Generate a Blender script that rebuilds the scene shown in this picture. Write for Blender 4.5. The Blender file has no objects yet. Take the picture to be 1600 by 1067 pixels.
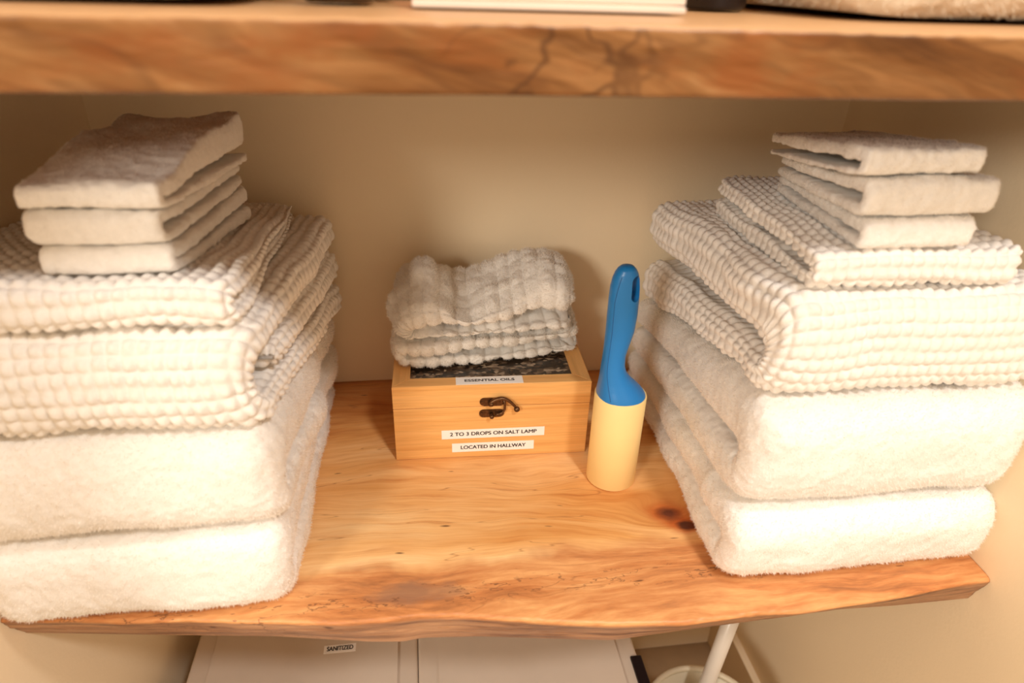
import bpy, bmesh, math
import numpy as np
from mathutils import Vector, Matrix

scene = bpy.context.scene
col = scene.collection

# ------------------------------------------------------------------ camera
cam_d = bpy.data.cameras.new('camera')
cam = bpy.data.objects.new('camera', cam_d)
col.objects.link(cam)
cam_d.sensor_width = 36.0
cam_d.lens = 23.35
cam_d.clip_start = 0.01
YAW, PITCH, ROLL = 0.1499, 0.5005, 0.0326
fw = Vector((math.sin(YAW) * math.cos(PITCH), math.cos(YAW) * math.cos(PITCH), -math.sin(PITCH)))
rt = Vector((math.cos(YAW), -math.sin(YAW), 0))
up = rt.cross(fw)
c_, s_ = math.cos(ROLL), math.sin(ROLL)
rt, up = c_ * rt + s_ * up, -s_ * rt + c_ * up
M4 = Matrix((rt, up, -fw)).transposed().to_4x4()
M4.translation = Vector((-0.0415, -0.7196, 0.4452))
cam.matrix_world = M4
cam_d.dof.use_dof = True
cam_d.dof.focus_distance = 0.66
cam_d.dof.aperture_fstop = 5.0
scene.camera = cam

# ------------------------------------------------------------------ world, lights, exposure
w = bpy.data.worlds.new('room_light')
scene.world = w
w.use_nodes = True
w.node_tree.nodes['Background'].inputs[0].default_value = (1.0, 0.72, 0.46, 1)
w.node_tree.nodes['Background'].inputs[1].default_value = 0.98


def lamp(name, loc, power, color, radius):
    d = bpy.data.lights.new(name, 'POINT')
    d.energy = power
    d.color = color
    d.shadow_soft_size = radius
    o = bpy.data.objects.new(name, d)
    o.location = loc
    col.objects.link(o)
    return o


lamp('unseen_overhead_lamp', (0.39, -1.24, 1.30), 48.0, (1.0, 0.95, 0.90), 0.08)
lamp('unseen_overhead_lamp', (0.44, -0.97, 2.10), 58.0, (1.0, 0.95, 0.90), 0.10)  # added lamp, steep overhead, put in to brighten towel fronts and tops
lamp('side_lamp', (-1.15, -2.00, 0.98), 92.0, (1.0, 0.92, 0.80), 0.20)
scene.view_settings.view_transform = 'Standard'
scene.view_settings.look = 'None'
scene.view_settings.gamma = 1
scene.view_settings.use_curve_mapping = False
scene.view_settings.exposure = -0.08
scene.cycles.max_bounces = 8
scene.cycles.diffuse_bounces = 6


# ------------------------------------------------------------------ node helpers
class NT:
    def __init__(self, name):
        self.m = bpy.data.materials.new(name)
        self.m.use_nodes = True
        self.t = self.m.node_tree
        self.b = self.t.nodes['Principled BSDF']

    def n(self, typ, **kw):
        nd = self.t.nodes.new(typ)
        for k, v in kw.items():
            if k.startswith('i_'):
                nd.inputs[k[2:].replace('_', ' ')].default_value = v
            else:
                setattr(nd, k, v)
        return nd

    def l(self, a, b):
        self.t.links.new(a, b)

    def coord(self, scale=(1, 1, 1), loc=(0, 0, 0), rot=(0, 0, 0), src=None):
        if src is None:
            src = self.n('ShaderNodeTexCoord').outputs['Object']
        mp = self.n('ShaderNodeMapping')
        mp.inputs['Scale'].default_value = scale
        mp.inputs['Location'].default_value = loc
        mp.inputs['Rotation'].default_value = rot
        self.l(src, mp.inputs[0])
        return mp.outputs[0]

    def noise(self, vec, scale=1, detail=4, rough=0.55, dist=0.0):
        nd = self.n('ShaderNodeTexNoise')
        nd.inputs['Scale'].default_value = scale
        nd.inputs['Detail'].default_value = detail
        nd.inputs['Roughness'].default_value = rough
        nd.inputs['Distortion'].default_value = dist
        self.l(vec, nd.inputs['Vector'])
        return nd.outputs['Fac']

    def ramp(self, fac, stops):
        r = self.n('ShaderNodeValToRGB')
        el = r.color_ramp.elements
        while len(el) < len(stops):
            el.new(0.5)
        for e, (p, c) in zip(el, stops):
            e.position = p
            e.color = (*c, 1) if not isinstance(c, (int, float)) else (c, c, c, 1)
        self.l(fac, r.inputs[0])
        return r.outputs[0]

    def math(self, op, a, b=None, c=None, clamp=False):
        m = self.n('ShaderNodeMath', operation=op, use_clamp=clamp)
        for i, v in enumerate((a, b, c)):
            if v is None:
                continue
            if isinstance(v, (int, float)):
                m.inputs[i].default_value = v
            else:
                self.l(v, m.inputs[i])
        return m.outputs[0]

    def mix(self, fac, a, b, blend='MIX'):
        m = self.n('ShaderNodeMix', data_type='RGBA', blend_type=blend)
        for k, v in ((0, fac), (6, a), (7, b)):
            if isinstance(v, (int, float)):
                m.inputs[k].default_value = v
            elif isinstance(v, tuple):
                m.inputs[k].default_value = (*v, 1)
            else:
                self.l(v, m.inputs[k])
        return m.outputs[2]

    def bump(self, h, strength=0.3, dist=0.001):
        b = self.n('ShaderNodeBump')
        b.inputs['Strength'].default_value = strength
        b.inputs['Distance'].default_value = dist
        self.l(h, b.inputs['Height'])
        self.l(b.outputs[0], self.b.inputs['Normal'])

    def set(self, color=None, rough=0.5, metal=0.0, spec=0.5):
        if isinstance(color, tuple):
            self.b.inputs['Base Color'].default_value = (*color, 1)
        elif color is not None:
            self.l(color, self.b.inputs['Base Color'])
        self.b.inputs['Roughness'].default_value = rough
        self.b.inputs['Metallic'].default_value = metal
        self.b.inputs['Specular IOR Level'].default_value = spec
        return self.m


def simple(name, color, rough=0.5, metal=0.0, spec=0.5, var=0.06, nscale=30):
    t = NT(name)
    n = t.noise(t.coord(), nscale, 3)
    lo = tuple(c * (1 - var) for c in color)
    hi = tuple(min(1, c * (1 + var)) for c in color)
    return t.set(t.ramp(n, [(0.3, lo), (0.7, hi)]), rough, metal, spec)


# ------------------------------------------------------------------ materials
def wall_mat():
    t = NT('cream_wall_paint')
    c = t.coord()
    n = t.noise(c, 3, 2)
    m = t.set(t.ramp(n, [(0.3, (0.86, 0.72, 0.51)), (0.7, (0.89, 0.75, 0.54))]), 0.6, 0, 0.3)
    t.bump(t.noise(c, 260, 3), 0.25, 0.0006)
    return m


def terry_mat(name, color, translucent=True):
    t = NT(name)
    c = t.coord()
    n = t.noise(c, 220, 3)
    m = t.set(t.ramp(n, [(0.3, tuple(v * 0.93 for v in color)), (0.7, color)]), 0.95, 0, 0.1)
    t.b.inputs['Sheen Weight'].default_value = 0.08
    t.b.inputs['Sheen Roughness'].default_value = 0.6
    t.b.inputs['Subsurface Weight'].default_value = 0.0
    t.bump(t.noise(c, 700, 4, 0.7), 0.5, 0.0012)
    return m


def pile_mat(name, color):
    t = NT(name)
    tr = t.n('ShaderNodeBsdfTranslucent')
    df = t.n('ShaderNodeBsdfDiffuse')
    for nd in (tr, df):
        nd.inputs['Color'].default_value = (*color, 1)
    mx = t.n('ShaderNodeMixShader')
    mx.inputs[0].default_value = 0.45
    t.l(df.outputs[0], mx.inputs[1])
    t.l(tr.outputs[0], mx.inputs[2])
    t.l(mx.outputs[0], t.t.nodes['Material Output'].inputs[0])
    return t.m


def shelf_mat():
    t = NT('live_edge_maple')
    tc = t.n('ShaderNodeTexCoord').outputs['Object']
    # knots bend the grain around them
    K1, K2 = (0.184, -0.268, 0), (0.197, -0.285, 0)

    def dist(k, sx=1.0, sy=1.0):
        mp = t.coord((sx, sy, 0.0), (-k[0] * sx, -k[1] * sy, 0), src=tc)
        ln = t.n('ShaderNodeVectorMath', operation='LENGTH')
        t.l(mp, ln.inputs[0])
        return ln.outputs['Value']
    warp = t.noise(t.coord((4, 9, 6), src=tc), 1, 3)
    fine_w = t.noise(t.coord((30, 60, 40), src=tc), 1, 3)
    d1 = dist(K1, 0.55, 1.0)
    g1 = t.math('MULTIPLY', t.math('EXPONENT', t.math('MULTIPLY', d1, -28.0)), 0.05)
    sep = t.n('ShaderNodeSeparateXYZ')
    t.l(tc, sep.inputs[0])
    yy = t.math('ADD', sep.outputs[1], t.math('MULTIPLY', t.math('SUBTRACT', warp, 0.5), 0.06))
    yy = t.math('ADD', yy, g1)
    yy = t.math('ADD', yy, t.math('MULTIPLY', fine_w, 0.0012))
    cb = t.n('ShaderNodeCombineXYZ')
    t.l(sep.outputs[0], cb.inputs[0])
    t.l(yy, cb.inputs[1])
    t.l(sep.outputs[2], cb.inputs[2])
    gv = cb.outputs[0]
    broad = t.noise(t.coord((3.0, 22, 14), src=gv), 1, 4, 0.6)
    grain = t.noise(t.coord((9, 150, 90), src=gv), 1, 5, 0.65)
    hair = t.noise(t.coord((18, 600, 300), src=gv), 1, 3, 0.6)
    base = t.ramp(broad, [(0.30, (0.62, 0.24, 0.06)), (0.42, (0.80, 0.42, 0.145)), (0.55, (0.91, 0.56, 0.245)),
                          (0.70, (0.95, 0.68, 0.36))])
    gr = t.ramp(grain, [(0.30, (0.62, 0.36, 0.22)), (0.45, (0.93, 0.88, 0.84)), (0.7, (1.04, 1.08, 1.12))])
    colr = t.mix(0.55, base, t.mix(1.0, base, gr, 'MULTIPLY'))
    colr = t.mix(0.35, colr, t.mix(1.0, colr, t.ramp(hair, [(0.35, (0.82, 0.66, 0.52)), (0.6, 1.03)]), 'MULTIPLY'))
    # warmer, darker toward the back: shade under the upper shelf painted in
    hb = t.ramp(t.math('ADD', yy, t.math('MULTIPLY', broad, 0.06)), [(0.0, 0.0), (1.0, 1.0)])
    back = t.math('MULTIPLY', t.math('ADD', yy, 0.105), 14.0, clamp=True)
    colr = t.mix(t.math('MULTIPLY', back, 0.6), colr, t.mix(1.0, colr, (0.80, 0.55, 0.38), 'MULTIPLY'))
    # reddish live edge near the front
    ex = t.noise(t.coord((14, 9, 5), src=tc), 1, 3)
    edge = t.math('MULTIPLY', t.math('SUBTRACT', t.math('ADD', -0.325, t.math('MULTIPLY', ex, 0.055)), sep.outputs[1]), 75.0, clamp=True)
    edge_c = t.ramp(t.noise(t.coord((8, 60, 50), src=gv), 1, 5, 0.7),
                    [(0.28, (0.20, 0.065, 0.03)), (0.46, (0.52, 0.20, 0.07)), (0.7, (0.80, 0.43, 0.18))])
    colr = t.mix(t.math('MULTIPLY', edge, 0.88), colr, edge_c)
    # the sawn and barked front face: browner wood, plus its shade painted in
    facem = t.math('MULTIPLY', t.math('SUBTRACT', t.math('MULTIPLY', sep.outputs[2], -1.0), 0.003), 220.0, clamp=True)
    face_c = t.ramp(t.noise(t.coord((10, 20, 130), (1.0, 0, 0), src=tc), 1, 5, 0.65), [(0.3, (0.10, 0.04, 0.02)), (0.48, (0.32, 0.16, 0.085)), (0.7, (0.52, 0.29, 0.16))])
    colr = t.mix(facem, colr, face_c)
    # grey brown spalt patch in the middle of the edge
    dp = dist((-0.055, -0.335, 0), 0.36, 1.0)
    dpn = t.math('ADD', dp, t.math('MULTIPLY', t.math('SUBTRACT', warp, 0.5), 0.05))
    dpn = t.math('ADD', dpn, t.math('MULTIPLY', t.math('SUBTRACT', fine_w, 0.5), 0.02))
    patch = t.ramp(dpn, [(0.010, 1.0), (0.016, 0.0)])
    colr = t.mix(t.math('MULTIPLY', patch, 0.85), colr, (0.30, 0.155, 0.09))
    # thin black zone lines
    zl = t.noise(t.coord((16, 55, 30), (3.3, 1.7, 0), src=tc), 1, 4, 0.65)
    line = t.ramp(t.math('ABSOLUTE', t.math('SUBTRACT', zl, 0.53)), [(0.004, 1.0), (0.010, 0.0)])
    band = t.ramp(t.math('ABSOLUTE', t.math('ADD', t.math('ADD', sep.outputs[1], 0.338),
                  t.math('MULTIPLY', t.math('SUBTRACT', ex, 0.5), 0.03))), [(0.006, 1.0), (0.013, 0.0)])
    colr = t.mix(t.math('MULTIPLY', t.math('MULTIPLY', line, band), 0.75), colr, (0.16, 0.07, 0.035))
    # short dark flecks
    vo = t.n('ShaderNodeTexVoronoi', feature='F1')
    vo.inputs['Scale'].default_value = 1
    vo.inputs['Randomness'].default_value = 1
    t.l(t.coord((20, 85, 40), (0.3, 0.4, 0.5), src=gv), vo.inputs['Vector'])
    sc = t.n('ShaderNodeSeparateColor')
    t.l(vo.outputs['Color'], sc.inputs[0])
    keep = t.math('GREATER_THAN', sc.outputs[0], 0.60)
    fl = t.ramp(t.math('ADD', vo.outputs['Distance'], t.math('MULTIPLY', t.math('SUBTRACT', fine_w, 0.5), 0.35)),
                [(0.03, 1.0), (0.10, 0.0)])
    colr = t.mix(t.math('MULTIPLY', t.math('MULTIPLY', fl, keep), 0.8), colr, (0.10, 0.04, 0.02))
    # long hairline cracks
    ck = t.noise(t.coord((5, 60, 60), (9.1, 2.2, 0), src=gv), 1, 2)
    ckl = t.ramp(t.math('ABSOLUTE', t.math('SUBTRACT', ck, 0.62)), [(0.002, 1.0), (0.006, 0.0)])
    colr = t.mix(t.math('MULTIPLY', ckl, 0.55), colr, (0.35, 0.14, 0.05))
    # the two knots
    for k, rr, sx in ((K1, 0.0105, 0.8), (K2, 0.0070, 0.7)):
        dk = dist(k, sx, 1.0)
        dk = t.math('ADD', dk, t.math('MULTIPLY', t.math('SUBTRACT', fine_w, 0.5), 0.012))
        halo = t.ramp(dk, [(rr * 0.9, 1.0), (rr * 2.0, 0.0)])
        colr = t.mix(t.math('MULTIPLY', halo, 0.85), colr, (0.50, 0.10, 0.015))
        core = t.ramp(dk, [(rr * 0.55, 1.0), (rr * 1.0, 0.0)])
        colr = t.mix(core, colr, t.mix(fine_w, (0.02, 0.008, 0.005), (0.22, 0.05, 0.02)))
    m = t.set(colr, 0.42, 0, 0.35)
    t.bump(t.math('ADD', grain, t.math('MULTIPLY', edge, t.noise(t.coord((60, 90, 90), src=tc), 1, 4))), 0.35, 0.0012)
    return m


def upper_mat():
    t = NT('figured_maple_slab')
    tc = t.n('ShaderNodeTexCoord').outputs['Object']
    w1 = t.noise(t.coord((5, 5, 12), src=tc), 1, 3)
    sep = t.n('ShaderNodeSeparateXYZ')
    t.l(tc, sep.inputs[0])
    # figure runs diagonally down to the right across the face
    zz = t.math('ADD', sep.outputs[2], t.math('MULTIPLY', sep.outputs[0], 0.28))
    zz = t.math('ADD', zz, t.math('MULTIPLY', w1, 0.06))
    cb = t.n('ShaderNodeCombineXYZ')
    t.l(sep.outputs[0], cb.inputs[0]); t.l(sep.outputs[1], cb.inputs[1]); t.l(zz, cb.inputs[2])
    gv = cb.outputs[0]
    broad = t.noise(t.coord((5, 6, 48), src=gv), 1, 5, 0.6)
    grain = t.noise(t.coord((16, 40, 260), src=gv), 1, 5, 0.65)
    blot = t.noise(t.coord((14, 14, 30), src=tc), 1, 4, 0.6)
    c = t.ramp(broad, [(0.25, (0.06, 0.020, 0.005)), (0.42, (0.18, 0.070, 0.018)), (0.56, (0.30, 0.140, 0.048)), (0.74, (0.47, 0.27, 0.125))])
    c = t.mix(0.6, c, t.mix(1.0, c, t.ramp(grain, [(0.3, 0.6), (0.55, 1.0)]), 'MULTIPLY'))
    c = t.mix(t.math('MULTIPLY', t.ramp(blot, [(0.52, 0.0), (0.66, 1.0)]), 0.6), c, (0.24, 0.065, 0.012))
    ln = t.noise(t.coord((6, 5, 22), (2.0, 0, 1.0), src=gv), 1, 3)
    l2 = t.ramp(t.math('ABSOLUTE', t.math('SUBTRACT', ln, 0.5)), [(0.006, 1.0), (0.022, 0.0)])
    midm = t.ramp(t.math('ABSOLUTE', t.math('SUBTRACT', sep.outputs[0], 0.02)), [(0.02, 1.0), (0.06, 0.0)])
    l3n = t.noise(t.coord((26, 10, 34), (4.0, 0, 2.0), src=tc), 1, 2)
    l3 = t.ramp(t.math('ABSOLUTE', t.math('SUBTRACT', l3n, 0.5)), [(0.006, 1.0), (0.03, 0.0)])
    c = t.mix(t.math('MULTIPLY', l2, 0.35), c, (0.10, 0.035, 0.010))
    c = t.mix(t.math('MULTIPLY', t.math('MULTIPLY', l3, midm), 0.7), c, (0.07, 0.025, 0.008))
    # top face is plain and paler
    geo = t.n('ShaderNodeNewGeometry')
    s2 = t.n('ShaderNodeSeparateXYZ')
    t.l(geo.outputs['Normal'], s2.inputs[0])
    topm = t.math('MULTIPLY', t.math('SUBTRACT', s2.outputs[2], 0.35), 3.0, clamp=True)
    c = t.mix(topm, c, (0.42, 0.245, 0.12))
    m = t.set(c, 0.4, 0, 0.35)
    t.bump(grain, 0.2, 0.001)
    return m


def bamboo_mat(name, axis=0):
    t = NT(name)
    sc = [60, 60, 60]
    sc[axis] = 2.5
    if axis == 0:
        sc = [2.5, 90, 110]
    c = t.coord(tuple(sc))
    n = t.noise(c, 1, 3, 0.6)
    sc2 = [v * 6 for v in sc]
    sc2[axis] = 25
    n2 = t.noise(t.coord(tuple(sc2)), 1, 3)
    colr = t.ramp(n, [(0.3, (0.68, 0.32, 0.09)), (0.5, (0.80, 0.43, 0.145)), (0.7, (0.86, 0.50, 0.19))])
    colr = t.mix(0.4, colr, t.mix(1.0, colr, t.ramp(n2, [(0.35, 0.72), (0.6, 1.03)]), 'MULTIPLY'))
    m = t.set(colr, 0.35, 0, 0.4)
    t.bump(n2, 0.1, 0.0005)
    return m


def granite_mat():
    t = NT('crushed_stone_inlay')
    c = t.coord()
    vo = t.n('ShaderNodeTexVoronoi', feature='F1')
    vo.inputs['Scale'].default_value = 170
    wn = t.noise(t.coord(), 90, 3)
    t.l(t.coord((1, 1.8, 1)), vo.inputs['Vector'])
    sc = t.n('ShaderNodeSeparateColor')
    t.l(vo.outputs['Color'], sc.inputs[0])
    f = t.math('ADD', t.math('MULTIPLY', sc.outputs[0], 0.7), t.math('MULTIPLY', wn, 0.4))
    colr = t.ramp(f, [(0.2, (0.012, 0.008, 0.005)), (0.6, (0.05, 0.03, 0.018)), (0.78, (0.14, 0.09, 0.055)), (0.9, (0.40, 0.31, 0.22))])
    return t.set(colr, 0.25, 0, 0.5)


WALL = wall_mat()
FLOOR = simple('tan_floor', (0.36, 0.24, 0.13), 0.6)
TERRY = terry_mat('white_terry', (0.90, 0.88, 0.85))
WAFFLE = terry_mat('white_waffle_cotton', (0.90, 0.87, 0.83))
CREAM = terry_mat('cream_terry', (0.74, 0.64, 0.50))
PILE = pile_mat('white_cotton_pile', (0.93, 0.90, 0.86))
SHELF = shelf_mat()
UPPER = upper_mat()
BAM = bamboo_mat('bamboo', 0)
BAM_Y = bamboo_mat('bamboo_side_grain', 1)
STONE = granite_mat()
BRASS = simple('antique_brass', (0.13, 0.065, 0.03), 0.38, 0.85, 0.5, 0.35, 400)
PAPER = simple('label_paper', (0.90, 0.86, 0.82), 0.6, var=0.02)
INK = simple('black_ink', (0.012, 0.010, 0.010), 0.6)
BLUE = simple('blue_plastic', (0.012, 0.20, 0.56), 0.33, 0, 0.5, 0.03)
BLUE_D = simple('seam_blue', (0.006, 0.10, 0.32), 0.5)
YELLOW = simple('cream_adhesive_paper', (0.93, 0.70, 0.31), 0.5, 0, 0.4, 0.02)
DARK = simple('dark_plastic', (0.02, 0.014, 0.010), 0.4)
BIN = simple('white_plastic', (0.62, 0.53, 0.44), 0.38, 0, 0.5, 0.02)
CAN = simple('cream_plastic', (0.60, 0.52, 0.38), 0.4, 0, 0.5, 0.02)
BLACK = simple('black_plastic', (0.008, 0.005, 0.007), 0.35)
POLE = simple('white_enamel', (0.66, 0.60, 0.53), 0.3, 0, 0.5, 0.02)
GLASSY = simple('smoky_brown_glass', (0.05, 0.022, 0.008), 0.12, 0, 0.6, 0.3, 60)
RED = simple('dark_red_card', (0.36, 0.03, 0.012), 0.5)
CARD = simple('white_acrylic', (0.64, 0.54, 0.46), 0.35, var=0.02)


# ------------------------------------------------------------------ geometry helpers
def tag(o, label=None, cat=None, group=None, kind=None):
    if label: o['label'] = label
    if cat: o['category'] = cat
    if group: o['group'] = group
    if kind: o['kind'] = kind
    return o


def empty(name, loc, rz=0.0):
    o = bpy.data.objects.new(name, None)
    o.empty_display_size = 0.02
    o.location = loc
    o.rotation_euler = (0, 0, rz)
    col.objects.link(o)
    return o


def link(name, me, mat, parent=None, loc=(0, 0, 0)):
    if mat is not None:
        me.materials.append(mat)
    o = bpy.data.objects.new(name, me)
    o.location = loc
    if parent:
        o.parent = parent
    col.objects.link(o)
    return o


def np_mesh(name, V, faces_q=None, faces_t=None, extra=None, smooth=True):
    """V (n,3); faces_q (k,4); faces_t (k,3)"""
    me = bpy.data.meshes.new(name)
    nq = 0 if faces_q is None else len(faces_q)
    nt = 0 if faces_t is None else len(faces_t)
    me.vertices.add(len(V))
    me.vertices.foreach_set('co', np.asarray(V, np.float32).ravel())
    me.loops.add(nq * 4 + nt * 3)
    idx = []
    if nq: idx.append(np.asarray(faces_q, np.int32).ravel())
    if nt: idx.append(np.asarray(faces_t, np.int32).ravel())
    me.loops.foreach_set('vertex_index', np.concatenate(idx))
    me.polygons.add(nq + nt)
    st = np.concatenate([np.arange(nq) * 4, nq * 4 + np.arange(nt) * 3]).astype(np.int32)
    me.polygons.foreach_set('loop_start', st)
    me.polygons.foreach_set('use_smooth', np.full(nq + nt, smooth))
    me.update(calc_edges=True)
    me.validate()
    return me


def bm_mesh(name, bm, smooth=False):
    bmesh.ops.recalc_face_normals(bm, faces=bm.faces)
    me = bpy.data.meshes.new(name)
    bm.to_mesh(me)
    bm.free()
    if smooth:
        for p in me.polygons:
            p.use_smooth = True
    return me


def box_bm(x0, x1, y0, y1, z0, z1, bev=0.0, seg=3, bm=None):
    own = bm is None
    b = bmesh.new()
    r = bmesh.ops.create_cube(b, size=1)
    for v in r['verts']:
        v.co = Vector(((x0 + x1) / 2 + v.co.x * (x1 - x0), (y0 + y1) / 2 + v.co.y * (y1 - y0), (z0 + z1) / 2 + v.co.z * (z1 - z0)))
    if bev > 0:
        bmesh.ops.bevel(b, geom=list(b.edges), offset=bev, segments=seg, affect='EDGES', profile=0.6)
    if own:
        return b
    me = bpy.data.meshes.new('tmp'); b.to_mesh(me); b.free(); bm.from_mesh(me); bpy.data.meshes.remove(me)
    return bm


def lathe_bm(prof, n=64, cx=0, cy=0, close=True, bm=None):
    bm = bm or bmesh.new()
    rings = []
    for r, z in prof:
        if r < 1e-6:
            rings.append([bm.verts.new((cx, cy, z))])
        else:
            rings.append([bm.verts.new((cx + r * math.cos(2 * math.pi * i / n), cy + r * math.sin(2 * math.pi * i / n), z)) for i in range(n)])
    for a, b in zip(rings[:-1], rings[1:]):
        for i in range(n):
            j = (i + 1) % n
            if len(a) == 1 and len(b) == 1: continue
            if len(a) == 1: bm.faces.new((a[0], b[j], b[i]))
            elif len(b) == 1: bm.faces.new((a[i], a[j], b[0]))
            else: bm.faces.new((a[i], a[j], b[j], b[i]))
    return bm


def tube_bm(pts, r, n=16, bm=None, radii=None):
    bm = bm or bmesh.new()
    rings = []
    pts = [Vector(p) for p in pts]
    prev = None
    for i, p in enumerate(pts):
        t = (pts[min(i + 1, len(pts) - 1)] - pts[max(i - 1, 0)]).normalized()
        a = Vector((0, 1, 0)) if abs(t.y) < 0.9 else Vector((1, 0, 0))
        if prev is not None: a = prev
        u = (a - t * a.dot(t)).normalized(); v = t.cross(u); prev = u
        rr = radii[i] if radii else r
        rings.append([bm.verts.new(p + (u * math.cos(2 * math.pi * k / n) + v * math.sin(2 * math.pi * k / n)) * rr) for k in range(n)])
    for a, b in zip(rings[:-1], rings[1:]):
        for k in range(n):
            bm.faces.new((a[k], a[(k + 1) % n], b[(k + 1) % n], b[k]))
    bm.faces.new(rings[0][::-1]); bm.faces.new(rings[-1])
    return bm


def plate_bm(outline, z0, z1, bev=0.0, bm=None):
    """outline in xz (list of (x,z)), extruded between y0=z0 and y1=z1"""
    bm = bm or bmesh.new()
    a = [bm.verts.new((x, z0, z)) for x, z in outline]
    b = [bm.verts.new((x, z1, z)) for x, z in outline]
    n = len(a)
    f = bm.faces.new(a); bm.faces.new(b[::-1])
    for i in range(n):
        bm.faces.new((a[i], b[i], b[(i + 1) % n], a[(i + 1) % n]))
    if bev > 0:
        bmesh.ops.bevel(bm, geom=list(f.edges), offset=bev, segments=2, affect='EDGES')
    return bm


# value noise for numpy
_rng = np.random.RandomState(7)
_tab = _rng.rand(64, 64, 64).astype(np.float32)


def vnoise(P, scale, seed=0):
    Q = np.asarray(P, np.float64) * scale + seed * 17.31 + 1000.0
    i = np.floor(Q).astype(np.int64); f = Q - i
    f = f * f * (3 - 2 * f)
    r = 0
    for dx in (0, 1):
        for dy in (0, 1):
            for dz in (0, 1):
                wgt = (f[..., 0] if dx else 1 - f[..., 0]) * (f[..., 1] if dy else 1 - f[..., 1]) * (f[..., 2] if dz else 1 - f[..., 2])
                r = r + wgt * _tab[(i[..., 0] + dx) % 64, (i[..., 1] + dy) % 64, (i[..., 2] + dz) % 64]
    return r * 2 - 1


def spow(v, p):
    return np.sign(v) * np.abs(v) ** p


def lerp(a, b, t):
    return a + (b - a) * t


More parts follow.
